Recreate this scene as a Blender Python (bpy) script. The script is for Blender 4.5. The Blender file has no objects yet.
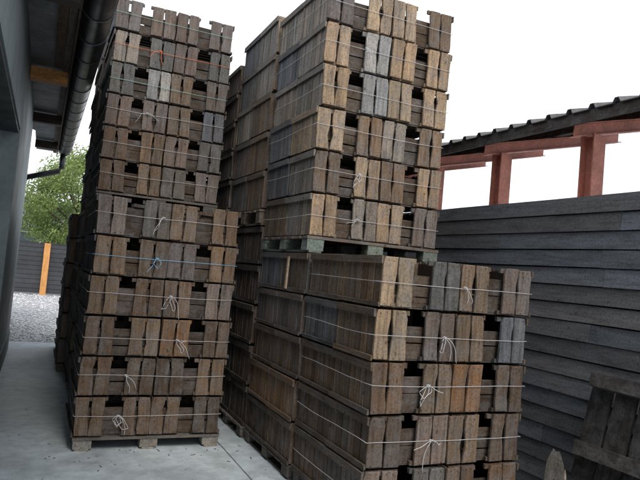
import bpy, math, random
from mathutils import Vector, Matrix

random.seed(11)
rnd = random.Random(7)
R = math.radians
scene = bpy.context.scene
col = scene.collection

# ------------------------------------------------------------------ helpers
def tag(o, label=None, cat=None, group=None, kind=None):
    if label: o['label'] = label
    if cat: o['category'] = cat
    if group: o['group'] = group
    if kind: o['kind'] = kind
    return o

def empty(name, loc, rz=0.0):
    o = bpy.data.objects.new(name, None)
    o.empty_display_size = 0.1
    o.location = loc
    o.rotation_euler = (0, 0, rz)
    col.objects.link(o)
    return o

def put(name, mesh, parent=None, color=None, loc=None, rot=None):
    o = bpy.data.objects.new(name, mesh)
    col.objects.link(o)
    if parent: o.parent = parent
    if color: o.color = (color[0], color[1], color[2], 1)
    if loc: o.location = loc
    if rot: o.rotation_euler = rot
    return o

class MB:
    """collects shapes with one tone per shape and links them as one mesh"""
    def __init__(s):
        s.v = []; s.f = []; s.c = []; s.sm = []
    def add(s, verts, faces, tone=(1, 1, 1), smooth=False):
        b = len(s.v)
        s.v += [tuple(p) for p in verts]
        s.c += [tone] * len(verts)
        s.f += [tuple(i + b for i in f) for f in faces]
        s.sm += [smooth] * len(faces)
    def box(s, x0, x1, y0, y1, z0, z1, tone=(1, 1, 1), jit=0.0, M=None):
        vs = [Vector((x, y, z)) for z in (z0, z1) for y in (y0, y1) for x in (x0, x1)]
        if jit: vs = [p + Vector([rnd.uniform(-jit, jit) for _ in range(3)]) for p in vs]
        if M: vs = [M @ p for p in vs]
        s.add(vs, [(0, 2, 3, 1), (4, 5, 7, 6), (0, 1, 5, 4), (2, 6, 7, 3), (0, 4, 6, 2), (1, 3, 7, 5)], tone)
    def prism(s, pts, fn, t, tone=(1, 1, 1), bev=0.002):
        """outline pts (u,v) ccw seen from outside, fn(u,v,w)->xyz, w from 0 (outer face) to t, softened outer rim"""
        n = len(pts)
        cu = sum(p[0] for p in pts) / n; cv = sum(p[1] for p in pts) / n
        def shr(p):
            du, dv = p[0] - cu, p[1] - cv
            l = math.hypot(du, dv) or 1
            return (p[0] - du / l * bev, p[1] - dv / l * bev)
        vs = [fn(*shr(p), 0) for p in pts] + [fn(p[0], p[1], bev) for p in pts] + [fn(p[0], p[1], t) for p in pts]
        fs = [tuple(range(n)), tuple(range(3 * n - 1, 2 * n - 1, -1))]
        for i in range(n):
            j = (i + 1) % n
            fs.append((i, n + i, n + j, j)); fs.append((n + i, 2 * n + i, 2 * n + j, n + j))
        s.add(vs, fs, tone)
    def tube(s, pts, r, n=6, tone=(1, 1, 1), closed=False):
        P = [Vector(p) for p in pts]; m = len(P)
        vs = []; fs = []
        for i, p in enumerate(P):
            a = P[(i - 1) % m] if (closed or i > 0) else p
            b = P[(i + 1) % m] if (closed or i < m - 1) else p
            d = (b - a); d = d.normalized() if d.length > 1e-9 else Vector((0, 0, 1))
            ref = Vector((0, 0, 1)) if abs(d.z) < .9 else Vector((1, 0, 0))
            u = d.cross(ref).normalized(); w = d.cross(u)
            for k in range(n):
                t = 2 * math.pi * k / n
                vs.append(p + (u * math.cos(t) + w * math.sin(t)) * r)
        seg = m if closed else m - 1
        for i in range(seg):
            j = (i + 1) % m
            for k in range(n):
                l = (k + 1) % n
                fs.append((i * n + k, i * n + l, j * n + l, j * n + k))
        if not closed:
            fs.append(tuple(range(n - 1, -1, -1))); fs.append(tuple((m - 1) * n + k for k in range(n)))
        s.add(vs, fs, tone, True)
    def mesh(s, name, mat):
        me = bpy.data.meshes.new(name)
        me.from_pydata(s.v, [], s.f)
        a = me.color_attributes.new('tone', 'FLOAT_COLOR', 'POINT')
        buf = []
        for c in s.c: buf += [c[0], c[1], c[2], 1.0]
        a.data.foreach_set('color', buf)
        me.polygons.foreach_set('use_smooth', s.sm)
        me.materials.append(mat)
        me.update()
        return me
    def build(s, name, mat, parent=None, color=None, loc=None, rot=None):
        return put(name, s.mesh(name, mat), parent, color, loc, rot)

# ------------------------------------------------------------------ materials
def new_mat(name):
    m = bpy.data.materials.new(name); m.use_nodes = True
    nt = m.node_tree; nt.nodes.clear()
    out = nt.nodes.new('ShaderNodeOutputMaterial')
    p = nt.nodes.new('ShaderNodeBsdfPrincipled')
    nt.links.new(p.outputs[0], out.inputs[0])
    return m, nt, p

def N(nt, t, **kw):
    n = nt.nodes.new(t)
    for k, v in kw.items():
        if k in n.inputs: n.inputs[k].default_value = v
        else: setattr(n, k, v)
    return n

def L(nt, a, b): nt.links.new(a, b)

def ramp(nt, fac, stops):
    r = nt.nodes.new('ShaderNodeValToRGB')
    e = r.color_ramp.elements
    while len(e) < len(stops): e.new(.5)
    for el, (p, c) in zip(e, stops):
        el.position = p
        el.color = (c, c, c, 1) if isinstance(c, (int, float)) else (*c, 1)
    L(nt, fac, r.inputs[0])
    return r.outputs[0]

def mul(nt, a, b, fac=1.0, mode='MULTIPLY'):
    m = nt.nodes.new('ShaderNodeMix'); m.data_type = 'RGBA'; m.blend_type = mode
    if isinstance(fac, (int, float)): m.inputs[0].default_value = fac
    else: L(nt, fac, m.inputs[0])
    for s, i in ((a, 6), (b, 7)):
        if isinstance(s, tuple): m.inputs[i].default_value = (*s, 1)
        else: L(nt, s, m.inputs[i])
    return m.outputs[2]

def coords(nt, scale, jitter=True):
    tc = N(nt, 'ShaderNodeTexCoord')
    v = tc.outputs['Object']
    if jitter:
        oi = N(nt, 'ShaderNodeObjectInfo')
        k = N(nt, 'ShaderNodeMath', operation='MULTIPLY'); k.inputs[1].default_value = 37.0
        L(nt, oi.outputs['Random'], k.inputs[0])
        ad = N(nt, 'ShaderNodeVectorMath', operation='ADD')
        L(nt, v, ad.inputs[0]); L(nt, k.outputs[0], ad.inputs[1])
        v = ad.outputs[0]
    mp = N(nt, 'ShaderNodeMapping'); mp.inputs['Scale'].default_value = scale
    L(nt, v, mp.inputs[0])
    return v, mp.outputs[0]

def wood(name, axis, weather=.5, rough=.85, contrast=1.0, grey=(.15, .15, .155)):
    """weathered sawn wood, colour = object colour x tone of the single board; grain runs along axis"""
    m, nt, p = new_mat(name)
    s = [55., 55., 55.]; s['xyz'.index(axis)] = 2.6
    base, grain = coords(nt, s)
    oi = N(nt, 'ShaderNodeObjectInfo')
    at = N(nt, 'ShaderNodeAttribute', attribute_name='tone')
    n1 = N(nt, 'ShaderNodeTexNoise', Scale=1.0, Detail=6.0, Roughness=.65); L(nt, grain, n1.inputs[0])
    n2 = N(nt, 'ShaderNodeTexNoise', Scale=9.0, Detail=5.0, Roughness=.6, Distortion=.6); L(nt, base, n2.inputs[0])
    s2 = [26., 26., 26.]; s2['xyz'.index(axis)] = 4.
    mp = N(nt, 'ShaderNodeMapping'); mp.inputs['Scale'].default_value = s2; L(nt, base, mp.inputs[0])
    n3 = N(nt, 'ShaderNodeTexNoise', Scale=1.0, Detail=4.0, Roughness=.7); L(nt, mp.outputs[0], n3.inputs[0])
    vo = N(nt, 'ShaderNodeTexVoronoi', Scale=.55, Randomness=1.0); 
    s3 = [22., 22., 22.]; s3['xyz'.index(axis)] = 13.
    mp3 = N(nt, 'ShaderNodeMapping'); mp3.inputs['Scale'].default_value = s3; L(nt, base, mp3.inputs[0]); L(nt, mp3.outputs[0], vo.inputs[0])
    c = mul(nt, oi.outputs['Color'], at.outputs['Color'])
    lo = 1 - .5 * contrast
    g = ramp(nt, n1.outputs[0], [(.28, lo), (.5, .95), (.74, 1.16)])
    c = mul(nt, c, g)
    w = ramp(nt, n2.outputs[0], [(.42, 0.0), (.68, weather)])
    gm = mul(nt, grey, at.outputs['Color'])
    c = mul(nt, c, gm, w, 'MIX')
    d = ramp(nt, n3.outputs[0], [(.34, .5), (.54, 1.0)])
    c = mul(nt, c, d, .6)
    n4 = N(nt, 'ShaderNodeTexNoise', Scale=75.0, Detail=3.0, Roughness=.7); L(nt, base, n4.inputs[0])
    c = mul(nt, c, ramp(nt, n4.outputs[0], [(.34, .62), (.5, 1.0), (.7, 1.15)]))
    k = ramp(nt, vo.outputs['Distance'], [(.05, .42), (.12, 1.0)])
    c = mul(nt, c, k)
    L(nt, c, p.inputs['Base Color'])
    p.inputs['Roughness'].default_value = rough
    p.inputs['Specular IOR Level'].default_value = .25
    b = N(nt, 'ShaderNodeBump', Strength=.55, Distance=.004)
    L(nt, n1.outputs[0], b.inputs['Height']); L(nt, b.outputs[0], p.inputs['Normal'])
    return m

def plain(name, colr, rough=.6, metal=0., var=.25, scale=6., bump=.15, jitter=True, streak=None):
    m, nt, p = new_mat(name)
    base, v = coords(nt, streak or (1, 1, 1), jitter)
    n = N(nt, 'ShaderNodeTexNoise', Scale=scale, Detail=7.0, Roughness=.65); L(nt, v, n.inputs[0])
    n2 = N(nt, 'ShaderNodeTexNoise', Scale=scale * 9, Detail=4.0); L(nt, v, n2.inputs[0])
    at = N(nt, 'ShaderNodeAttribute', attribute_name='tone')
    c = mul(nt, colr, at.outputs['Color'])
    c = mul(nt, c, ramp(nt, n.outputs[0], [(.3, 1 - var), (.7, 1 + var * .6)]))
    c = mul(nt, c, ramp(nt, n2.outputs[0], [(.3, 1 - var * .6), (.7, 1 + var * .3)]))
    L(nt, c, p.inputs['Base Color'])
    L(nt, ramp(nt, n.outputs[0], [(.3, min(1, rough + .1)), (.7, rough - .1)]), p.inputs['Roughness'])
    p.inputs['Metallic'].default_value = metal
    b = N(nt, 'ShaderNodeBump', Strength=bump, Distance=.01)
    L(nt, n2.outputs[0], b.inputs['Height']); L(nt, b.outputs[0], p.inputs['Normal'])
    return m

W_Z = wood('wood_upright', 'z'); W_X = wood('wood_across', 'x'); W_Y = wood('wood_along', 'y')
W_WALL = wood('stained_plank', 'y', weather=.55, rough=.55, contrast=.75, grey=(.12, .126, .14))
W_NEW = wood('fresh_timber', 'x', weather=.1, rough=.6, contrast=.4)
W_NEWZ = wood('fresh_post_timber', 'z', weather=.05, rough=.6, contrast=.3)
TWINE = {
    'white': plain('white_twine', (.52, .52, .54), .7, var=.1),
    'blue': plain('blue_twine', (.22, .5, .75), .7, var=.1),
    'orange': plain('orange_twine', (.8, .2, .08), .7, var=.1),
    'green': plain('green_twine', (.3, .55, .5), .7, var=.1),
}

# ------------------------------------------------------------------ camera
f_px, CX, CY = 606., 320., 240.
def unit(v): return v.normalized()
v1 = unit(Vector((42 - CX, 246 - CY, f_px)))
v2 = Vector((1644 - CX, 391 - CY, f_px)); v2 = unit(v2)
v2 = unit(v2 - v1 * v1.dot(v2))
v3 = v2.cross(v1)
right = Vector((v2.x, v1.x, v3.x)); down = Vector((v2.y, v1.y, v3.y)); fwd = Vector((v2.z, v1.z, v3.z))
cam = bpy.data.cameras.new('camera')
co = bpy.data.objects.new('camera', cam); col.objects.link(co)
M = Matrix((right, -down, -fwd)).transposed().to_4x4()
M.translation = Vector((0, 0, 1.5))
co.matrix_world = M
cam.sensor_width = 36; cam.lens = f_px / 640 * 36
cam.clip_start = .05; cam.clip_end = 2000
scene.camera = co

# ------------------------------------------------------------------ light
SUN_EL, SUN_AZ = R(50), R(182)      # azimuth from +Y clockwise: behind the camera
w = bpy.data.worlds.new('World'); scene.world = w; w.use_nodes = True
nt = w.node_tree; nt.nodes.clear()
out = nt.nodes.new('ShaderNodeOutputWorld'); bg = nt.nodes.new('ShaderNodeBackground')
sky = nt.nodes.new('ShaderNodeTexSky'); sky.sky_type = 'NISHITA'; sky.sun_disc = False
sky.sun_elevation = SUN_EL; sky.sun_rotation = SUN_AZ
sky.air_density = 1.0; sky.dust_density = 2.0
tc = N(nt, 'ShaderNodeTexCoord')
mp = N(nt, 'ShaderNodeMapping'); mp.inputs['Scale'].default_value = (1, 1, 2.5); L(nt, tc.outputs['Generated'], mp.inputs[0])
cn = N(nt, 'ShaderNodeTexNoise', Scale=1.6, Detail=6.0, Roughness=.55); L(nt, mp.outputs[0], cn.inputs[0])
cl = ramp(nt, cn.outputs[0], [(.3, (7.6, 8.0, 8.5)), (.7, (9.6, 9.7, 9.8))])
skyc = mul(nt, sky.outputs[0], cl, .8, 'MIX')        # overcast: a cloud layer over most of the blue
L(nt, skyc, bg.inputs[0]); bg.inputs[1].default_value = .1
L(nt, bg.outputs[0], out.inputs[0])
sun = bpy.data.lights.new('sun', 'SUN'); sun.energy = 1.4; sun.angle = R(25); sun.color = (1, .93, .84)
so = bpy.data.objects.new('sun', sun); col.objects.link(so)
d = Vector((math.sin(SUN_AZ) * math.cos(SUN_EL), math.cos(SUN_AZ) * math.cos(SUN_EL), math.sin(SUN_EL)))
so.rotation_euler = d.to_track_quat('Z', 'Y').to_euler()
scene.view_settings.view_transform = 'Standard'; scene.view_settings.look = 'None'
scene.view_settings.exposure = 0.9; scene.view_settings.gamma = 1
scene.cycles.max_bounces = 8; scene.cycles.diffuse_bounces = 5

# ------------------------------------------------------------------ ground
GRAVEL = plain('gravel_ground', (.36, .37, .38), .9, var=.45, scale=14, bump=.8, jitter=False)
def concrete_mat():
    m, nt, p = new_mat('concrete')
    base, v = coords(nt, (1, 1, 1), False)
    a = N(nt, 'ShaderNodeTexNoise', Scale=.9, Detail=8.0, Roughness=.62, Distortion=.4); L(nt, v, a.inputs[0])
    b = N(nt, 'ShaderNodeTexNoise', Scale=7., Detail=8.0, Roughness=.7); L(nt, v, b.inputs[0])
    c3 = N(nt, 'ShaderNodeTexNoise', Scale=160., Detail=2.0); L(nt, v, c3.inputs[0])
    c = mul(nt, (.45, .515, .555), ramp(nt, a.outputs[0], [(.3, .62), (.5, .95), (.7, 1.15)]))
    c = mul(nt, c, ramp(nt, b.outputs[0], [(.32, .7), (.6, 1.08)]))
    c = mul(nt, c, ramp(nt, c3.outputs[0], [(.3, .82), (.7, 1.1)]))
    L(nt, c, p.inputs['Base Color'])
    L(nt, ramp(nt, a.outputs[0], [(.3, .45), (.7, .75)]), p.inputs['Roughness'])
    bu = N(nt, 'ShaderNodeBump', Strength=.25, Distance=.006); L(nt, c3.outputs[0], bu.inputs['Height']); L(nt, bu.outputs[0], p.inputs['Normal'])
    return m
CONC = concrete_mat()
b = MB(); b.add([(-900, -900, -.06), (900, -900, -.06), (900, 900, -.06), (-900, 900, -.06)], [(0, 1, 2, 3)])
tag(b.build('ground', GRAVEL), kind='structure')
b = MB(); b.box(-2.2, 1.494, -6, 10.45, -.2, 0); b.box(1.506, 9, -6, 10.45, -.2, .0)
b.box(1.494, 1.506, -6, 10.449, -.2, -.012, (.25, .25, .25))
tag(b.build('concrete_pavement', CONC), kind='structure')
b = MB()
for i in range(9000):
    y = 10.5 + 11 * rnd.random() ** 1.3; x = rnd.uniform(-1.6, 3.2)
    s = rnd.uniform(.012, .034); z = -.06 + s * .3
    t = rnd.uniform(.6, 1.35); a = rnd.random() * 6.3
    ca, sa = math.cos(a) * s, math.sin(a) * s
    b.add([(x + ca, y + sa, z), (x - sa * .8, y + ca * .8, z), (x - ca, y - sa, z), (x + sa * .8, y - ca * .8, z), (x + s * .2, y, z + s * .7), (x, y, z - s)],
          [(0, 1, 4), (1, 2, 4), (2, 3, 4), (3, 0, 4), (1, 0, 5), (2, 1, 5), (3, 2, 5), (0, 3, 5)], (t, t, t * 1.02))
tag(b.build('gravel', plain('pebbles', (.50, .51, .52), .85, var=.2, scale=20, jitter=False)), kind='stuff')

# ------------------------------------------------------------------ crate parts
CW, CD, CH = .556, .496, .303          # one crate: width (X), depth (Y), height
def tone(lo=.72, hi=1.22):
    v = rnd.uniform(lo, hi); k = rnd.uniform(-.07, .07)
    return (v * (1 + k), v, v * (1 - k))
BW = .1125
def corner_mesh(seed):
    """pair of upright waney boards with the lath ends behind them; origin at outer bottom corner, boards run +X, face -Y"""
    r = random.Random(seed); b = MB()
    x = .0; sg = r.uniform(.035, .065)
    bul = r.uniform(.009, .024); z0 = r.uniform(.11, .19)
    for k in range(2):
        wd = BW + r.uniform(-.009, .006)
        x0, x1 = x + .0015 + .002 * k, x + wd - .0035 + .002 * k
        top = CH - r.uniform(.001, .008); bot = .006 + r.uniform(0, .007)
        nz = 7
        def edge(xe, sgn, amp, zc):
            o = []
            for i in range(nz):
                z = bot + (top - bot) * i / (nz - 1)
                o.append((xe - sgn * (amp * math.exp(-((z - zc) / sg) ** 2) + r.uniform(0, .003)), z))
            return o
        la = r.uniform(0, .003) if k == 0 else bul * r.uniform(.2, 1)
        ra = bul * r.uniform(.3, 1) if k == 0 else r.uniform(0, .005)
        rgt = edge(x1, 1, ra, z0 + r.uniform(-.02, .02)); lft = edge(x0, -1, la, z0 + r.uniform(-.02, .02))
        pts = rgt + lft[::-1]
        # chipped corners
        def chip(i, du, dv):
            pts[i] = (pts[i][0] + du, pts[i][1] + dv)
        if r.random() < .7: chip(nz - 1, -r.uniform(.002, .014), -r.uniform(0, .005))
        if r.random() < .7: chip(nz, r.uniform(.002, .012), -r.uniform(0, .005))
        if r.random() < .5: chip(0, -r.uniform(.001, .008), r.uniform(0, .004))
        if r.random() < .5: chip(2 * nz - 1, r.uniform(.001, .008), r.uniform(0, .004))
        lean = r.uniform(-.006, .006); dy = r.uniform(-.0035, .0035)
        cu = sum(q[0] for q in pts) / len(pts)
        pts = [(u + lean * (v - .15) / .15, v) for u, v in pts]
        v = r.uniform(.84, 1.14); kk = r.uniform(-.05, .05)
        tn = (v * (1 + kk), v, v * (1 - kk))
        tw = r.uniform(-.02, .02)
        b.prism(pts, lambda u, v_, w_, dy=dy, tw=tw, cu=cu: (u, dy + w_ + tw * (u - cu), v_), .017, tn, .0035)
        for zz in (.022, top - .02):
            for q in (.3, .7):
                cx, cz = x0 + (x1 - x0) * (q + r.uniform(-.06, .06)), zz + r.uniform(-.006, .006)
                b.add([(cx + .0032 * math.cos(t * 1.0472), dy - .0026, cz + .0032 * math.sin(t * 1.0472)) for t in range(6)], [(0, 1, 2, 3, 4, 5)], (.16, .13, .12))
        x += wd
    ear = r.uniform(.008, .024); ear2 = r.uniform(.004, .02)
    t2 = r.uniform(.6, .95)
    b.box(.03, x + ear, .0195, .040, CH - .034, CH - .006, (t2, t2, t2), .002)
    b.box(.03, x + ear2, .0195, .040, .006, .030, (t2 * .9, t2 * .9, t2 * .9), .002)
    b.box(.03, .07, .041, .075, .01, CH - .012, (.6, .6, .6))
    return b.mesh('corner_boards', W_Z)
CORNERS = [corner_mesh(100 + i) for i in range(20)]

def end_mesh(seed):
    """recessed horizontal boards of one end, below the hand hole; spans the crate in X, face -Y at y=0"""
    r = random.Random(seed); b = MB()
    hole = r.uniform(.208, .236)
    n = 2 if r.random() < .7 else 3
    z = .012
    hgt = (hole - z) / n
    for i in range(n):
        v = r.uniform(.8, 1.1); tl = r.uniform(-.004, .004)
        g = r.uniform(.004, .011)
        x0, x1 = -CW / 2 + .02, CW / 2 - .02
        pts = [(x0, z + tl), (x1, z - tl), (x1, z + hgt - g - tl), (0, z + hgt - g + r.uniform(-.003, .002)), (x0, z + hgt - g + tl)]
        dy = r.uniform(0, .004)
        b.prism(pts, lambda u, v_, w_, dy=dy: (u, .046 + dy + w_, v_), .011, (v, v, v * r.uniform(.95, 1.03)))
        z += hgt
    return b.mesh('end_boards', W_X)
ENDS = [end_mesh(200 + i) for i in range(8)]

def side_mesh(seed):
    """upright slats of a long side; runs along Y, outer face -X at x=0 (slat faces 16 mm in)"""
    r = random.Random(seed); b = MB()
    n = r.choice((6, 6, 7, 7)); y = -CD / 2 + .018; wd = (CD - .036) / n
    for i in range(n):
        v = r.uniform(.72, 1.25); kk = r.uniform(-.06, .06)
        y0, y1 = y + r.uniform(.003, .009), y + wd - r.uniform(.004, .010)
        dx = r.uniform(0, .005); l = r.uniform(-.004, .004)
        b.box(.003 + dx, .014 + dx, y0, y1, .008, CH - .004 - r.uniform(0, .004), (v * (1 + kk), v, v * (1 - kk)), .0015)
        y += wd
    b.box(.02, .03, -CD / 2 + .03, CD / 2 - .03, .01, CH - .02, (.15, .14, .135))  # added dark liner; paints the shade of the gaps between the slats
    return b.mesh('side_slats', W_Z)
SIDES = [side_mesh(300 + i) for i in range(8)]

def rail_mesh(seed, top):
    r = random.Random(seed); b = MB()
    h = .042 if top else .026
    z0 = CH - .006 - h if top else .006
    v = r.uniform(.75, 1.1)
    b.box(-.0125, .001, -CD / 2 + .001, CD / 2 - .001, z0 + r.uniform(-.003, .003), z0 + h, (v, v, v), .0025)
    return b.mesh('rail', W_Y)
TOPR = [rail_mesh(400 + i, True) for i in range(5)]; BOTR = [rail_mesh(420 + i, False) for i in range(5)]

def base_mesh(seed):
    r = random.Random(seed); b = MB()
    for i in range(5):
        y0 = -CD / 2 + .05 + i * (CD - .1) / 5
        v = r.uniform(.7, 1.1)
        b.box(-CW / 2 + .03, CW / 2 - .03, y0 + .004, y0 + (CD - .1) / 5 - .004, .002, .011, (v, v, v), .001)
    return b.mesh('base_boards', W_X)
BASES = [base_mesh(500 + i) for i in range(3)]

# base colours of the wood, with the word that describes each in a label
PAL = {
    't': ((.215, .148, .097), 'tan'), 'T': ((.40, .29, .19), 'light tan'), 'b': ((.150, .102, .070), 'brown'),
    'd': ((.10, .070, .050), 'dark brown'), 'o': ((.265, .150, .078), 'orange brown'), 'g': ((.150, .137, .122), 'grey'),
    'p': ((.30, .262, .222), 'pale grey'), 'u': ((.155, .158, .170), 'bluish grey'), 'w': ((.35, .34, .325), 'whitish'),
    'k': ((.075, .062, .055), 'blackish brown'), 'v': ((.19, .15, .13), 'greyish brown'),
}
def jc(c, a=.12):
    k = rnd.uniform(1 - a, 1 + a) * .8
    h = rnd.uniform(-.035, .035)
    return (c[0] * k * (1 + h), c[1] * k, c[2] * k * (1 - h))

def make_crate(loc, pairs, side, rz, zs, outer, low):
    """pairs: two letters for the end seen from the camera; side: letter of the long sides"""
    root = empty('crate', loc, rz); root.scale = (1, 1, zs)
    P = [PAL[c][0] for c in pairs]
    hw, hd = CW / 2, CD / 2
    put('corner_boards', rnd.choice(CORNERS), root, jc(P[0]), (-hw, -hd, 0))
    o = put('corner_boards', rnd.choice(CORNERS), root, jc(P[1]), (hw, -hd, 0)); o.scale = (-1, 1, 1)
    for sx in (-1, 1):
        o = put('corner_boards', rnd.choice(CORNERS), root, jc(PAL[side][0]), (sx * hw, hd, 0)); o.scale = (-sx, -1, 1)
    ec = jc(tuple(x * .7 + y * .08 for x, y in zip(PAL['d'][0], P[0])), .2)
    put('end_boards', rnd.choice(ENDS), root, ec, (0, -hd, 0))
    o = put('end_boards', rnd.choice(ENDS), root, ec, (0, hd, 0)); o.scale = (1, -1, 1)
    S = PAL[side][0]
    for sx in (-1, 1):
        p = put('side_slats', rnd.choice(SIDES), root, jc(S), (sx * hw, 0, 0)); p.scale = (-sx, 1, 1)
        rc = jc(tuple(.72 * x + .28 * y for x, y in zip(S, PAL['g'][0])), .15)
        if sx == outer:                       # the rails are nailed on the sides that face out of the stack
            put('rail', rnd.choice(TOPR), p, rc)
            if low: put('rail', rnd.choice(BOTR), p, jc(rc, .2))
    put('base_boards', rnd.choice(BASES), root, jc(PAL['v'][0]))
    return root

# ------------------------------------------------------------------ pallets
def make_pallet(loc, wx, wy, h, colr, label, deck=None):
    """h total; three skids front to back, nine blocks, deck boards"""
    root = empty('pallet', loc)
    tag(root, label, 'pallet', 'pallets under the crates')
    dt, st = .02, .016
    b = MB(); n = 7; gap = .03; wd = (wy - gap * (n - 1)) / n
    for i in range(n):
        t = rnd.uniform(.75, 1.15); y0 = -wy / 2 + i * (wd + gap)
        b.box(-wx / 2, wx / 2, y0, y0 + wd, h - dt, h - .001, (t, t, t), .002)
    b.build('deck_boards', W_X, root, deck or colr)
    for sx in (-1, 0, 1):
        bw = .135
        xc = sx * (wx / 2 - bw / 2 - .004)
        t = rnd.uniform(.8, 1.1)
        b = MB(); b.box(xc - .05, xc + .05, -wy / 2 + .002, wy / 2 - .002, .001, st, (t, t, t), .0015)
        b.build('skid', W_Y, root, colr)
        for sy in (-1, 0, 1):
            t = rnd.uniform(.8, 1.15)
            yc = sy * (wy / 2 - .055)
            b = MB(); b.box(xc - bw / 2, xc + bw / 2, yc - .05, yc + .05, st + .001, h - dt - .001, (t, t, t), .003)
            b.build('block', W_Y, root, jc(colr))
    return root

# ------------------------------------------------------------------ twine
def make_twine(x0, x1, y0, y1, z, colr, label, knot=None, seed=0):
    """one strand round a whole layer, 5 mm off the boards; knot = position along the front 0..1"""
    r = random.Random(seed); b = MB()
    pts = []
    e = .0045
    def seg(ax, ay, bx, by, n):
        sag = r.uniform(.001, .006)
        tl = r.uniform(-.005, .005)
        for i in range(n):
            t = i / n
            pts.append((ax + (bx - ax) * t, ay + (by - ay) * t, z - sag * math.sin(math.pi * t) + tl * math.sin(2 * math.pi * t) + r.uniform(-.0012, .0012)))
    seg(x0 - e, y0 - e, x1 + e, y0 - e, 14); seg(x1 + e, y0 - e, x1 + e, y1 + e, 10)
    seg(x1 + e, y1 + e, x0 - e, y1 + e, 10); seg(x0 - e, y1 + e, x0 - e, y0 - e, 10)
    b.tube(pts, .0016, 6, closed=True)
    o = b.build('twine', TWINE[colr])
    tag(o, label, 'twine', 'twine tied round the crate layers')
    if knot is not None:
        k = MB(); kx = x0 + (x1 - x0) * knot; ky = y0 - .013
        rad = .0019
        k.tube([(kx - .014, ky, z + .003), (kx - .004, ky - .006, z + .009), (kx + .01, ky - .003, z + .002), (kx, ky - .005, z - .008), (kx - .010, ky, z - .002), (kx + .013, ky - .004, z + .006)], .0032, 6)
        for q in range(r.choice((2, 3, 3, 4))):            # loose loops and ends
            p = []; n = 26
            ph = [r.uniform(0, 6.28) for _ in range(4)]
            if r.random() < .5:
                wl, hl = r.uniform(.012, .04), r.uniform(.05, .13); ln = r.uniform(-.07, .07)
                for i in range(n + 1):
                    t = 2 * math.pi * i / n; dn = (1 - math.cos(t)) / 2
                    p.append((kx + ln * dn + wl * math.sin(t) + .006 * math.sin(3 * t + ph[0]) * dn, ky - .004 - .012 * dn + .004 * math.sin(2 * t + ph[1]), z - hl * dn + .007 * math.sin(3 * t + ph[2]) * dn))
            else:
                dx, dz = r.uniform(-.13, .13), -r.uniform(.02, .17)
                for i in range(n + 1):
                    t = i / n
                    p.append((kx + dx * t + .012 * math.sin(t * 7 + ph[0]) * t, ky - .003 - .012 * math.sin(t * 3), z + dz * t * t + .02 * math.sin(t * 5 + ph[2]) * t))
            k.tube(p, rad, 5)
        k.build('knot', TWINE[colr], o)
    return o

# ------------------------------------------------------------------ the stacks
ORD = ['topmost', 'second', 'third', 'fourth', 'fifth', 'sixth']
OFFS = {}
def stack(xl, yf, zb, layers, pitch, where, rows=None, side=None, deep=2, wide=2, gap_x=.004, jit=.009, low=True):
    """two by two crates per layer; rows: per layer from the top four letters for the front, or None"""
    for li in range(layers):                      # li = 0 topmost
        z = zb + (layers - 1 - li) * pitch
        lx, ly = rnd.uniform(-jit, jit), rnd.uniform(-jit, jit)
        OFFS[(where, li)] = (lx, ly)
        for j in range(deep):
            for i in range(wide):
                if rows and j == 0: pr = rows[li][2 * i:2 * i + 2]
                elif j == 0: pr = rnd.choice(('tb', 'bv', 'vt', 'gb', 'bd', 'bg'))
                else: pr = None
                if side: sd = side[li][j] if i == 0 else 'b'
                else: sd = rnd.choice('bdvgk')
                loc = (xl + CW / 2 + i * (CW + gap_x) + lx + rnd.uniform(-.003, .003),
                       yf + CD / 2 + j * (CD + .006) + ly + rnd.uniform(-.003, .003), z)
                pr = pr or sd * 2
                c = make_crate(loc, pr, sd, R(rnd.uniform(-.8, .8)), pitch / (CH + .003), -1 if i == 0 else 1, low)
                a, bb = PAL[pr[0]][1], PAL[pr[1]][1]
                look = (a if a == bb else a + ' and ' + bb) if j == 0 else PAL[sd][1]
                lab = '%s crate, %s %s, %s layer, %s' % (
                    look, 'front' if j == 0 else 'rear', 'left' if i == 0 else 'right', ORD[li], where)
                tag(c, lab, 'crate', 'slatted wooden crates in the stacks')

PBROWN = (.13, .115, .10); PGREEN = (.20, .245, .205); PPALE = (.33, .30, .26)
PIT = .306
# ---- left row
L1x, L1y = .352, 4.868
make_pallet((L1x + .56, L1y + .49, 0), 1.12, .98, .10, PPALE, 'pallet with pale end blocks on the concrete under the low front left stack', PBROWN)
stack(L1x, L1y, .10, 6, PIT, 'low front left stack',
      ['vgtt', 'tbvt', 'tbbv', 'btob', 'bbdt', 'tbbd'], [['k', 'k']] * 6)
L2x, L2y = .405, 5.89
make_pallet((L2x + .56, L2y + .49, 0), 1.12, .98, .10, PBROWN, 'ground pallet under the tall second stack of the left row')
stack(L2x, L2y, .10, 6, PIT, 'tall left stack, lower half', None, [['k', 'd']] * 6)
make_pallet((L2x + .56, L2y + .49, .10 + 6 * PIT), 1.14, .98, .12, PBROWN, 'upper pallet halfway up the tall left stack')
stack(L2x, L2y, .22 + 6 * PIT, 6, .3045, 'tall left stack, upper half',
      ['vvvv', 'pgvg', 'gwtv', 'vvtu', 'btvg', 'btgv'], [['u', 'g'], ['g', 'u'], ['u', 'u'], ['g', 'd'], ['k', 'k'], ['k', 'k']])
L3x, L3y = .385, 6.94
make_pallet((L3x + .56, L3y + .49, 0), 1.12, .98, .10, PBROWN, 'ground pallet under the third stack of the left row')
stack(L3x, L3y, .10, 6, PIT, 'third left stack, lower half')
make_pallet((L3x + .56, L3y + .49, .10 + 6 * PIT), 1.14, .98, .12, PBROWN, 'upper pallet halfway up the third stack of the left row')
stack(L3x, L3y, .22 + 6 * PIT, 6, .3045, 'third left stack, upper half', ['gvvg'] * 6)
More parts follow.
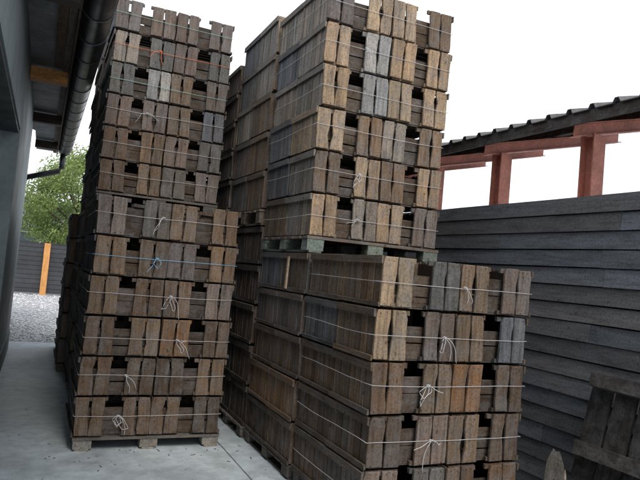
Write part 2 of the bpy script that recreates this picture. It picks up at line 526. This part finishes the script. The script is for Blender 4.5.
for (x, y, nm) in ((.30, 8.0, 'low fourth'), (.335, 9.07, 'low farthest')):
    make_pallet((x + .56, y + .49, 0), 1.12, .98, .10, PBROWN, 'ground pallet under the %s stack of the left row' % nm)
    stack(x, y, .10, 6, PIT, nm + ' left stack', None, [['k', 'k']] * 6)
# ---- right row
R1x, R1y = 1.762, 3.0
make_pallet((R1x + .56, R1y + .49, 0), 1.12, .98, .10, PBROWN, 'ground pallet under the low near right stack')
stack(R1x, R1y, .10, 5, PIT, 'low near right stack',
      ['Tgtv', 'Tvtu', 'btob', 'bvtb', 'vgbb'], [['t', 't'], ['t', 'u'], ['t', 'b'], ['b', 'b'], ['v', 'b']])
R2x, R2y = 1.735, 4.03
make_pallet((R2x + .56, R2y + .49, 0), 1.12, .98, .10, PBROWN, 'ground pallet under the tall right stack')
stack(R2x + .01, R2y, .10, 5, PIT, 'tall right stack, lower half', None, [['b', 'u'], ['v', 'v'], ['b', 'b'], ['o', 'o'], ['b', 'd']])
make_pallet((R2x + .565, R2y + .485, .10 + 5 * PIT), 1.15, 1.0, .12, PGREEN, 'pale green pallet halfway up the tall right stack', (.16, .13, .11))
stack(R2x, R2y, .22 + 5 * PIT, 6, .3215, 'tall right stack, upper half',
      ['vTTt', 'TwTT', 'TwTT', 'Ttpt', 'tTtT', 'TpTv'], [['p', 'p'], ['p', 'u'], ['p', 'p'], ['T', 'u'], ['p', 'u'], ['p', 't']], low=False)
R3x, R3y = 1.712, 5.075
make_pallet((R3x + .56, R3y + .49, 0), 1.12, .98, .10, PBROWN, 'ground pallet under the third stack of the right row')
stack(R3x + .03, R3y, .10, 5, .352, 'third right stack, lower half', None, [['d', 'k']] * 5)
make_pallet((R3x + .56, R3y + .49, 1.86), 1.14, .98, .14, (.2, .16, .12), 'upper pallet with a pale block end in the third stack of the right row')
stack(R3x, R3y, 2.0, 5, .352, 'third right stack, upper half', ['TTTT', 'tttt', 'tttt', 'vvvv', 'vvvv'],
      [['p', 'u'], ['p', 'g'], ['t', 'p'], ['t', 'v'], ['t', 'g']], low=False)
R4x, R4y = 1.70, 6.12
make_pallet((R4x + .56, R4y + .49, 0), 1.12, .98, .10, PBROWN, 'ground pallet under the farthest stack of the right row')
stack(R4x, R4y, .10, 6, PIT, 'farthest right stack, lower half')
make_pallet((R4x + .56, R4y + .49, .10 + 6 * PIT), 1.14, .98, .12, PBROWN, 'upper pallet in the farthest stack of the right row')
stack(R4x, R4y, .22 + 6 * PIT, 5, PIT, 'farthest right stack, upper half')

# ---- twine
def bands(x, y, zb, n, pitch, where, cols, knots, sd):
    for li in range(n):
        z = zb + (n - 1 - li) * pitch + pitch * (.5 + random.Random(sd + li).uniform(-.05, .07))
        lx, ly = OFFS[(where, li)]
        make_twine(x + lx, x + lx + 1.116, y + ly - .004, y + ly + 1.002, z, cols[li],
                   '%s twine round the %s layer of %s' % (cols[li], ORD[li], where), knots[li], sd + li)
bands(L1x, L1y, .10, 6, PIT, 'low front left stack', ['white', 'blue', 'white', 'white', 'white', 'white'], [.45, .42, .55, .62, .30, .28], 900)
bands(L2x, L2y, .22 + 6 * PIT, 6, .3045, 'tall left stack, upper half', ['green', 'orange', 'green', 'white', 'white', 'white'], [None, .38, None, .33, None, None], 920)
bands(R1x, R1y, .10, 5, PIT, 'low near right stack', ['white'] * 5, [.52, .42, .33, .38, None], 940)
bands(R2x, R2y, .22 + 5 * PIT, 6, .3215, 'tall right stack, upper half', ['white'] * 6, [None, .30, None, None, .33, .34], 960)

# loose pale lath stuck in the side of the lower tall right stack
b = MB(); b.box(-.006, .006, -.014, .014, 0, .245, (1, 1, 1), .002)
o = b.build('lath', W_Z, None, (.5, .38, .26), (R2x - .006, 4.36, 1.345), (0, 0, R(3)))
o.rotation_euler = (R(3), 0, 0)
tag(o, 'loose pale yellow lath standing against the side below the green pallet', 'lath')

# ------------------------------------------------------------------ plank wall on the right
WX = 3.5; WTOP = 2.212
b = MB(); n = 17; h = WTOP / n
for i in range(n):
    z0 = i * h; y = -5.0
    while y < 12:
        ln = rnd.choice((2.4, 3.0, 3.6, 4.2)) * rnd.uniform(.9, 1.1); y1 = min(12, y + ln)
        v = rnd.uniform(.78, 1.28); kk = rnd.uniform(-.05, .07)
        sg = [(y + (y1 - y) * q / 4) for q in range(5)]
        d1 = rnd.uniform(-.004, .004)
        lo = [(WX - .013 + d1 + rnd.uniform(-.003, .003), yy, z0 + .004 + rnd.uniform(-.002, .003)) for yy in sg]
        hi = [(WX + .001 + d1 + rnd.uniform(-.003, .003), yy, z0 + h - .003 + rnd.uniform(-.003, .003)) for yy in sg]
        lo[0] = (lo[0][0], lo[0][1] + .003, lo[0][2]); hi[0] = (hi[0][0], hi[0][1] + .003, hi[0][2])
        vs = lo + hi + [(x + .02, yy, z) for x, yy, z in lo] + [(x + .02, yy, z) for x, yy, z in hi]
        fs = []
        for q in range(4):
            fs += [(q, 5 + q, 6 + q, q + 1), (10 + q, 11 + q, 16 + q, 15 + q), (5 + q, 15 + q, 16 + q, 6 + q), (q, q + 1, 11 + q, 10 + q)]
        fs += [(0, 10, 15, 5), (4, 9, 19, 14)]
        b.add(vs, fs, (v * (1 - kk), v, v * (1 + kk)))
        y = y1
for i in range(n):
    for k in range(14):
        for zz in (.03, .095):
            yy = -4.55 + 1.2 * k + rnd.uniform(-.02, .02); z = i * h + zz + rnd.uniform(-.008, .008)
            xx = WX - .013 + .014 * (z - i * h) / h - .0075
            t = rnd.uniform(.3, 2.4)
            b.add([(xx, yy + .004 * math.cos(q * 1.0472), z + .004 * math.sin(q * 1.0472)) for q in range(6)], [(0, 1, 2, 3, 4, 5)], (t, t * .95, t * .9))
root = empty('plank_wall', (WX, 4, 0))
o = b.build('planks', W_WALL, root, (.122, .124, .132), (-WX, -4, 0))
b = MB(); b.box(WX + .034, WX + .05, -5, 12, 0, WTOP - .01, (.4, .4, .4)); b.build('backing', W_WALL, root, (.05, .05, .06), (-WX, -4, 0))
for k in range(10):
    b = MB(); y = -4.6 + k * 1.8; b.box(WX + .052, WX + .13, y, y + .08, 0, WTOP - .02); b.build('stud', W_Z, root, (.1, .09, .08), (-WX, -4, 0))
tag(root, 'dark blue grey wall of horizontal overlapping wooden planks on the right', 'wall')

# ------------------------------------------------------------------ lean-to roof behind the wall
RED = plain('red_primer_steel', (.52, .19, .135), .55, var=.35, scale=5, bump=.1)
SHEET = plain('roof_sheet', (.09, .088, .092), .6, var=.45, scale=4, bump=.1, jitter=False)
root = empty('lean_to_roof', (3.64, 4.2, 0))
OFF = (-3.64, -4.2, 0)
SL = math.tan(R(13.5))
def zr(x): return 2.655 + (x - 3.5) * SL      # underside of rafters
for y in [4.215 + .985 * k for k in range(-6, 5)]:
    if abs(y - 3.23) < .02: y = 3.235
    b = MB()                                   # H column: flanges face the camera (along Y), web between
    xc = 3.62; hw = .06; tf = .011; zt = zr(xc) - .004
    b.box(xc - .06, xc + .06, y - hw, y - hw + tf, 0, zt)
    b.box(xc - .06, xc + .06, y + hw - tf, y + hw, 0, zt)
    b.box(xc - .005, xc + .005, y - hw + tf + .0005, y + hw - tf - .0005, 0, zt)
    b.build('column', RED, root, None, OFF)
    b = MB()
    x0, x1 = 3.42, 5.05
    def slab(y0, y1, d0, d1):
        b.add([(x0, y0, zr(x0) + d0), (x1, y0, zr(x1) + d0), (x1, y1, zr(x1) + d0), (x0, y1, zr(x0) + d0),
               (x0, y0, zr(x0) + d1), (x1, y0, zr(x1) + d1), (x1, y1, zr(x1) + d1), (x0, y1, zr(x0) + d1)],
              [(0, 3, 2, 1), (4, 5, 6, 7), (0, 1, 5, 4), (1, 2, 6, 5), (2, 3, 7, 6), (3, 0, 4, 7)])
    slab(y - .04, y + .04, 0, .009); slab(y - .004, y + .004, .0095, .0905); slab(y - .04, y + .04, .091, .1)
    b.build('rafter', RED, root, None, OFF)
for x in (3.46, 4.2, 4.95):
    b = MB(); z = zr(x) + .108
    b.box(x - .03, x + .03, -2.2, 8.6, z, z + .062, (1, 1, 1), .002)
    b.build('purlin', W_Y, root, (.11, .075, .05), OFF)
# trapezoid sheet, ridges run up the slope, so its edge shows the profile
b = MB(); prof = []; y = -2.3
while y < 8.7:
    prof += [(y, 0), (y + .105, 0), (y + .122, .034), (y + .152, .034), (y + .169, 0)]
    y += .2
xs = (3.36, 4.2, 5.12)
vs = []
for dz in (.006, 0):
    for x in xs:
        for (yy, z) in prof: vs.append((x, yy, zr(x) + .172 + z + dz))
m_ = len(prof); fs = []
for k in range(2):
    for s in range(2):
        o0 = (k * 3 + s) * m_
        for i in range(m_ - 1):
            q = (o0 + i, o0 + m_ + i, o0 + m_ + i + 1, o0 + i + 1)
            fs.append(q if k == 0 else q[::-1])
for s in (0, 2):
    for i in range(m_ - 1):
        fs.append((s * m_ + i, s * m_ + i + 1, (3 + s) * m_ + i + 1, (3 + s) * m_ + i))
b.add(vs, fs); b.build('roof_sheet', SHEET, root, None, OFF)
b = MB()
x = 3.395; z = zr(x) + .10
b.box(x - .012, x + .012, -2.25, 8.65, z - .012, z + .068, (1, 1, 1), .002)
b.build('eave_board', W_Y, root, (.068, .056, .05), OFF)
tag(root, 'corrugated lean-to roof on red steel columns rising behind the plank wall', 'roof')

# ------------------------------------------------------------------ leaning pallet and plank, lower right
root = empty('pallet', (3.20, 2.25, .0))
root.rotation_euler = (0, R(14), 0)
tag(root, 'dark old pallet standing on edge, leaning against the plank wall', 'pallet')
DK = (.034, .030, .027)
b = MB()
y = -.60
while y < .55:
    t = rnd.uniform(.7, 1.2); wd = .175
    b.box(.0, .018, y + .006, y + wd - .012, .02, .985, (t, t, t), .004); y += wd + .006
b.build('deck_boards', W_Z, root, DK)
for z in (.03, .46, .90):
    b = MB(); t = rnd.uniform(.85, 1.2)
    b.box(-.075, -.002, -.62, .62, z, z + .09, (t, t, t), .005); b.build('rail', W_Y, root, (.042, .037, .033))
root.location = (3.155, 2.24, .03)
b = MB()
pts = [(-.075, 0), (.058, 0), (.058, .41), (.046, .455), (.03, .50), (.012, .495), (-.006, .515), (-.022, .485), (-.042, .45), (-.058, .36), (-.07, .24)]
b.prism(pts, lambda u, v, w_: (w_, -u, v), .03, (1, 1, 1))
b.prism([(.0585, 0), (.071, 0), (.070, .36), (.064, .40), (.0585, .39)], lambda u, v, w_: (w_ + .002, -u, v), .026, (3.2, 2.9, 2.5))   # paler split edge
o = b.build('plank', W_Z, None, (.075, .065, .055), (3.03, 2.80, .01), (R(-4), R(6), R(42)))
tag(o, 'short plank with a broken jagged top standing beside the dark leaning pallet', 'plank')

# ------------------------------------------------------------------ building on the left
RENDER = plain('grey_render', (.21, .25, .265), .6, var=.2, scale=2.2, bump=.25, jitter=False)
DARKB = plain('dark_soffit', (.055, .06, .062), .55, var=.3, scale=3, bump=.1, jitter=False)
PANEL = plain('soffit_panel', (.17, .185, .195), .6, var=.35, scale=3, bump=.1, jitter=False)
GUT = plain('gutter_metal', (.035, .037, .043), .38, .6, var=.3, scale=3, bump=.05, jitter=False)
root = empty('building', (-.3, 6, 0)); OB = (.3, -6, 0)
BX = -.3; YE = 13.2
def bp(name, bx, mat, parent=None, colr=None, **kw):
    b = MB(); b.box(*bx, **kw); return b.build(name, mat, parent or root, colr, OB if parent is None else None)
bp('wall', (BX - 1.6, BX, 6.4, 9.75, 0, 3.55), RENDER)
bp('rear_wall', (BX - 1.6, -.65, 9.76, YE - .02, 0, 3.5), RENDER)
bp('lintel', (BX - .4, BX, -4, 6.398, 2.58, 3.55), RENDER)
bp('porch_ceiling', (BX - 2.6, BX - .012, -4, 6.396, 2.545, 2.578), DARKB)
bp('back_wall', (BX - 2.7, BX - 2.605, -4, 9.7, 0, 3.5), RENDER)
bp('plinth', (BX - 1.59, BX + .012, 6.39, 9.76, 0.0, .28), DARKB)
for yy in [.5 + .42 * k for k in range(14)]:
    b = MB()
    for xx in (-.34, -.5):
        b.add([(xx + .012 * math.cos(t * 1.0472), yy + .012 * math.sin(t * 1.0472), 2.5425) for t in range(6)], [(5, 4, 3, 2, 1, 0)], (.2, .2, .2))
    b.build('bolt', DARKB, root, None, OB)
# eaves: panels, battens, lookout beams, fascia, gutter
EZ = 3.40

bp('soffit', (BX + .002, .07, -4, YE, EZ, EZ + .02), PANEL)
bp('fascia', (.072, .09, -4, YE + .01, EZ - .10, EZ + .2), W_Y, None, (.10, .065, .045))
bp('nailed_strip', (.005, .068, -4, YE, EZ - .03, EZ - .001), W_Y, None, (.22, .17, .14), jit=.002)
bp('batten', (-.075, .002, -4, 6.8, EZ - .055, EZ - .001), W_Y, None, (.13, .08, .05), jit=.002)
for yy in (2.2, 4.6, 7.0, 9.4, 11.8):
    bp('lookout_beam', (BX + .004, .069, yy, yy + .12, EZ - .16, EZ - .031), W_NEW, None, (.80, .38, .13) if yy == 7.0 else (.07, .05, .04))
b = MB(); b.add([(BX - 3, -4, EZ + 1.25), (.2, -4, EZ + .2), (.2, YE + .05, EZ + .2), (BX - 3, YE + .05, EZ + 1.25),
                 (BX - 3, -4, EZ + 1.31), (.2, -4, EZ + .26), (.2, YE + .05, EZ + .26), (BX - 3, YE + .05, EZ + 1.31)],
                [(0, 3, 2, 1), (4, 5, 6, 7), (0, 1, 5, 4), (1, 2, 6, 5), (2, 3, 7, 6), (3, 0, 4, 7)])
b.build('roof', SHEET, root, None, OB)
def half_round(b, xc, zc, r, t, y0, y1, n=12, tone=(1, 1, 1)):
    vs = []; fs = []
    for yy in (y0, y1):
        for rr in (r, r - t):
            for i in range(n + 1):
                a = math.pi + math.pi * i / n
                vs.append((xc + rr * math.cos(a), yy, zc + rr * math.sin(a)))
    m = n + 1
    for i in range(n):
        fs += [(i, 2 * m + i, 2 * m + i + 1, i + 1), (m + i, m + i + 1, 3 * m + i + 1, 3 * m + i), (i, i + 1, m + i + 1, m + i), (2 * m + i, 3 * m + i, 3 * m + i + 1, 2 * m + i + 1)]
    fs += [(0, m, 3 * m, 2 * m), (n, 2 * m + n, 3 * m + n, m + n)]
    b.add(vs, fs, tone, True)
GX, GZ, GR = .215, 3.46, .122
b = MB(); half_round(b, GX, GZ, GR, .004, -4, YE + .02)
b.tube([(GX + GR, -4, GZ + .004), (GX + GR, YE + .02, GZ + .004)], .009, 8)
vs = [(GX + GR * math.cos(math.pi + math.pi * i / 12), YE + .019, GZ + GR * math.sin(math.pi + math.pi * i / 12)) for i in range(13)]
b.add(vs, [tuple(range(13))]); gut = b.build('gutter', GUT, root, None, OB)
for k in range(16):
    b = MB(); yy = 3.3 + k * .62; half_round(b, GX, GZ, GR + .006, .005, yy, yy + .022, tone=(4.5, 4.5, 4.6))
    b.build('bracket', GUT, gut)
b = MB()
b.tube([(GX - .02, YE - .12, GZ - GR + .01), (GX - .02, YE - .12, GZ - GR - .26), (GX - .06, YE - .12, GZ - GR - .33), (-.55, YE - .12, GZ - GR - .58), (-.585, YE - .12, GZ - GR - .64), (-.585, YE - .12, .02)], .055, 10)
b.build('downpipe', GUT, root, None, OB)
tag(root, 'grey rendered building with dark eaves and gutter along the left side', 'building')

# ------------------------------------------------------------------ far fence, tree, house
root = empty('board_fence', (1.5, 21.3, 0)); OF = (-1.5, -21.3, 0)
ANTH = plain('anthracite_board', (.034, .038, .045), .6, var=.3, scale=3, bump=.1, jitter=False)
b = MB(); n = 11
for i in range(n):
    t = rnd.uniform(.8, 1.25)
    b.box(-7, 12, 21.30, 21.325, .0 + i * 1.59 / n + .006, (i + 1) * 1.59 / n - .006, (t, t, t))
b.build('boards', ANTH, root, None, OF)
bp2 = MB(); bp2.box(-7, 12, 21.326, 21.34, 0, 1.57, (.5, .5, .5)); bp2.build('backing', ANTH, root, None, OF)
bp2 = MB(); bp2.box(-7, 12, 21.28, 21.35, 1.592, 1.62, (.6, .6, .6)); bp2.build('top_rail', ANTH, root, None, OF)
for x in (-4.2, -2.0, .165, 2.35, 4.6, 6.8):
    b = MB(); b.box(x - .09, x + .09, 21.15, 21.279, -.06, 1.60, (1, 1, 1), .003); b.build('post', W_NEWZ, root, (.62, .30, .10), OF)
tag(root, 'dark board fence with an orange wooden post beyond the gravel', 'fence')

LEAF = plain('leaf', (.25, .34, .14), .55, var=.5, scale=1.2, bump=.0, jitter=False)
nt = LEAF.node_tree
for nd in nt.nodes:
    if nd.type == 'BSDF_PRINCIPLED':
        nd.inputs['Transmission Weight'].default_value = 0
        cs = nd.inputs['Base Color'].links[0].from_socket
        tr = nt.nodes.new('ShaderNodeBsdfTranslucent'); L(nt, cs, tr.inputs[0])
        mx = nt.nodes.new('ShaderNodeMixShader'); mx.inputs[0].default_value = .55
        L(nt, nd.outputs[0], mx.inputs[1]); L(nt, tr.outputs[0], mx.inputs[2])
        ou = [q for q in nt.nodes if q.type == 'OUTPUT_MATERIAL'][0]; L(nt, mx.outputs[0], ou.inputs[0])
        break
BARK = plain('bark', (.10, .08, .06), .9, var=.4, scale=8, bump=.6, jitter=False)
def tree(loc, hgt, rx, label, seed, nleaf=9000, name='tree'):
    r = random.Random(seed)
    root = empty(name, loc); tag(root, label, 'tree')
    b = MB()
    def limb(p, q, r0, r1, n=6):
        P = [Vector(p).lerp(Vector(q), i / 5) + Vector((r.uniform(-.04, .04), r.uniform(-.04, .04), 0)) * (i % 5 > 0) for i in range(6)]
        for i in range(5): b.tube([P[i], P[i + 1]], r0 + (r1 - r0) * i / 5, n)
    limb((0, 0, 0), (0, 0, hgt * .55), .15, .08, 8)
    cl = []
    for k in range(52):
        a = r.random() * 6.283; zz = r.uniform(.27, .98)
        env = math.sin(math.pi * min(1, max(.05, (zz - .16) / .86))) ** .6
        rr = rx * env * r.uniform(.35, 1.0)
        c = Vector((math.cos(a) * rr, math.sin(a) * rr, zz * hgt)); cl.append((c, r.uniform(.38, .75) * rx / 2))
        if k % 2 == 0: limb((0, 0, hgt * min(.55, zz * .6)), c, .05, .012, 5)
    b.build('trunk', BARK, root)
    b = MB()
    for i in range(nleaf):
        c, cr = r.choice(cl)
        d = Vector((r.gauss(0, 1), r.gauss(0, 1), r.gauss(0, .8))); d = d.normalized() * cr * (r.random() ** .45)
        p = c + d; s = r.uniform(.03, .062)
        u = Vector((r.gauss(0, 1), r.gauss(0, 1), r.gauss(0, 1))).normalized(); w_ = u.orthogonal().normalized(); v_ = u.cross(w_)
        t = r.uniform(.6, 1.45)
        b.add([p - w_ * s, p + v_ * s * .55, p + w_ * s, p - v_ * s * .55], [(0, 1, 2, 3)], (t * r.uniform(.9, 1.15), t, t * .8))
    b.build('crown', LEAF, root)
    return root
tree((1.35, 25.5, -.06), 5.3, 2.4, 'light green leafy tree behind the dark fence', 5, 42000)

root = empty('house', (-6, 48, 0)); OH = (6, -48, 0)
b = MB(); b.box(-16, 2.2, 44, 56, -.06, 2.7); b.build('wall', plain('house_wall', (.12, .16, .21), .8, var=.15, jitter=False), root, None, OH)
b = MB(); b.add([(-16.5, 43.4, 2.6), (2.8, 43.4, 2.6), (2.8, 50, 4.9), (-16.5, 50, 4.9), (2.8, 56.6, 2.6), (-16.5, 56.6, 2.6)], [(0, 1, 2, 3), (3, 2, 4, 5), (1, 4, 2), (0, 3, 5), (0, 5, 4, 1)])
b.build('roof', plain('house_roof', (.10, .14, .19), .7, var=.2, jitter=False), root, None, OH)
for x in (-12, -7, -1.5):
    b = MB(); b.box(x, x + 1.4, 43.9, 43.995, 1.2, 2.4); wdo = b.build('window', plain('window_frame', (.6, .62, .65), .5), root, None, OH)
    b = MB(); b.box(x + .1, x + 1.3, 43.88, 43.898, 1.3, 2.3); b.build('pane', plain('window_pane', (.04, .06, .08), .1), wdo)
tag(root, 'blue grey house far behind the tree and the fence', 'house')


# ------------------------------------------------------------------ splinters and straw swept against the pallets
b = MB()
for i in range(60):
    if rnd.random() < .6: x, y = rnd.uniform(.15, 1.65), 4.868 - abs(rnd.gauss(0, .25)) + .05
    elif rnd.random() < .5: x, y = 1.70 - abs(rnd.gauss(0, .08)), rnd.uniform(3.0, 6.5)
    else: x, y = rnd.uniform(-.3, 1.6), rnd.uniform(2.5, 10)
    a = rnd.random() * 3.1416; l = .004 + .022 * rnd.random() ** 2.5; wd = rnd.uniform(.0012, .003)
    M_ = Matrix.Translation((x, y, .003)) @ Matrix.Rotation(a, 4, 'Z')
    t = rnd.uniform(.4, 1.5)
    b.box(-l, l, -wd, wd, -.002, rnd.uniform(.001, .004), (t, t, t), .001, M_)
tag(b.build('wood_splinters', W_X, None, (.24, .21, .17)), kind='stuff')
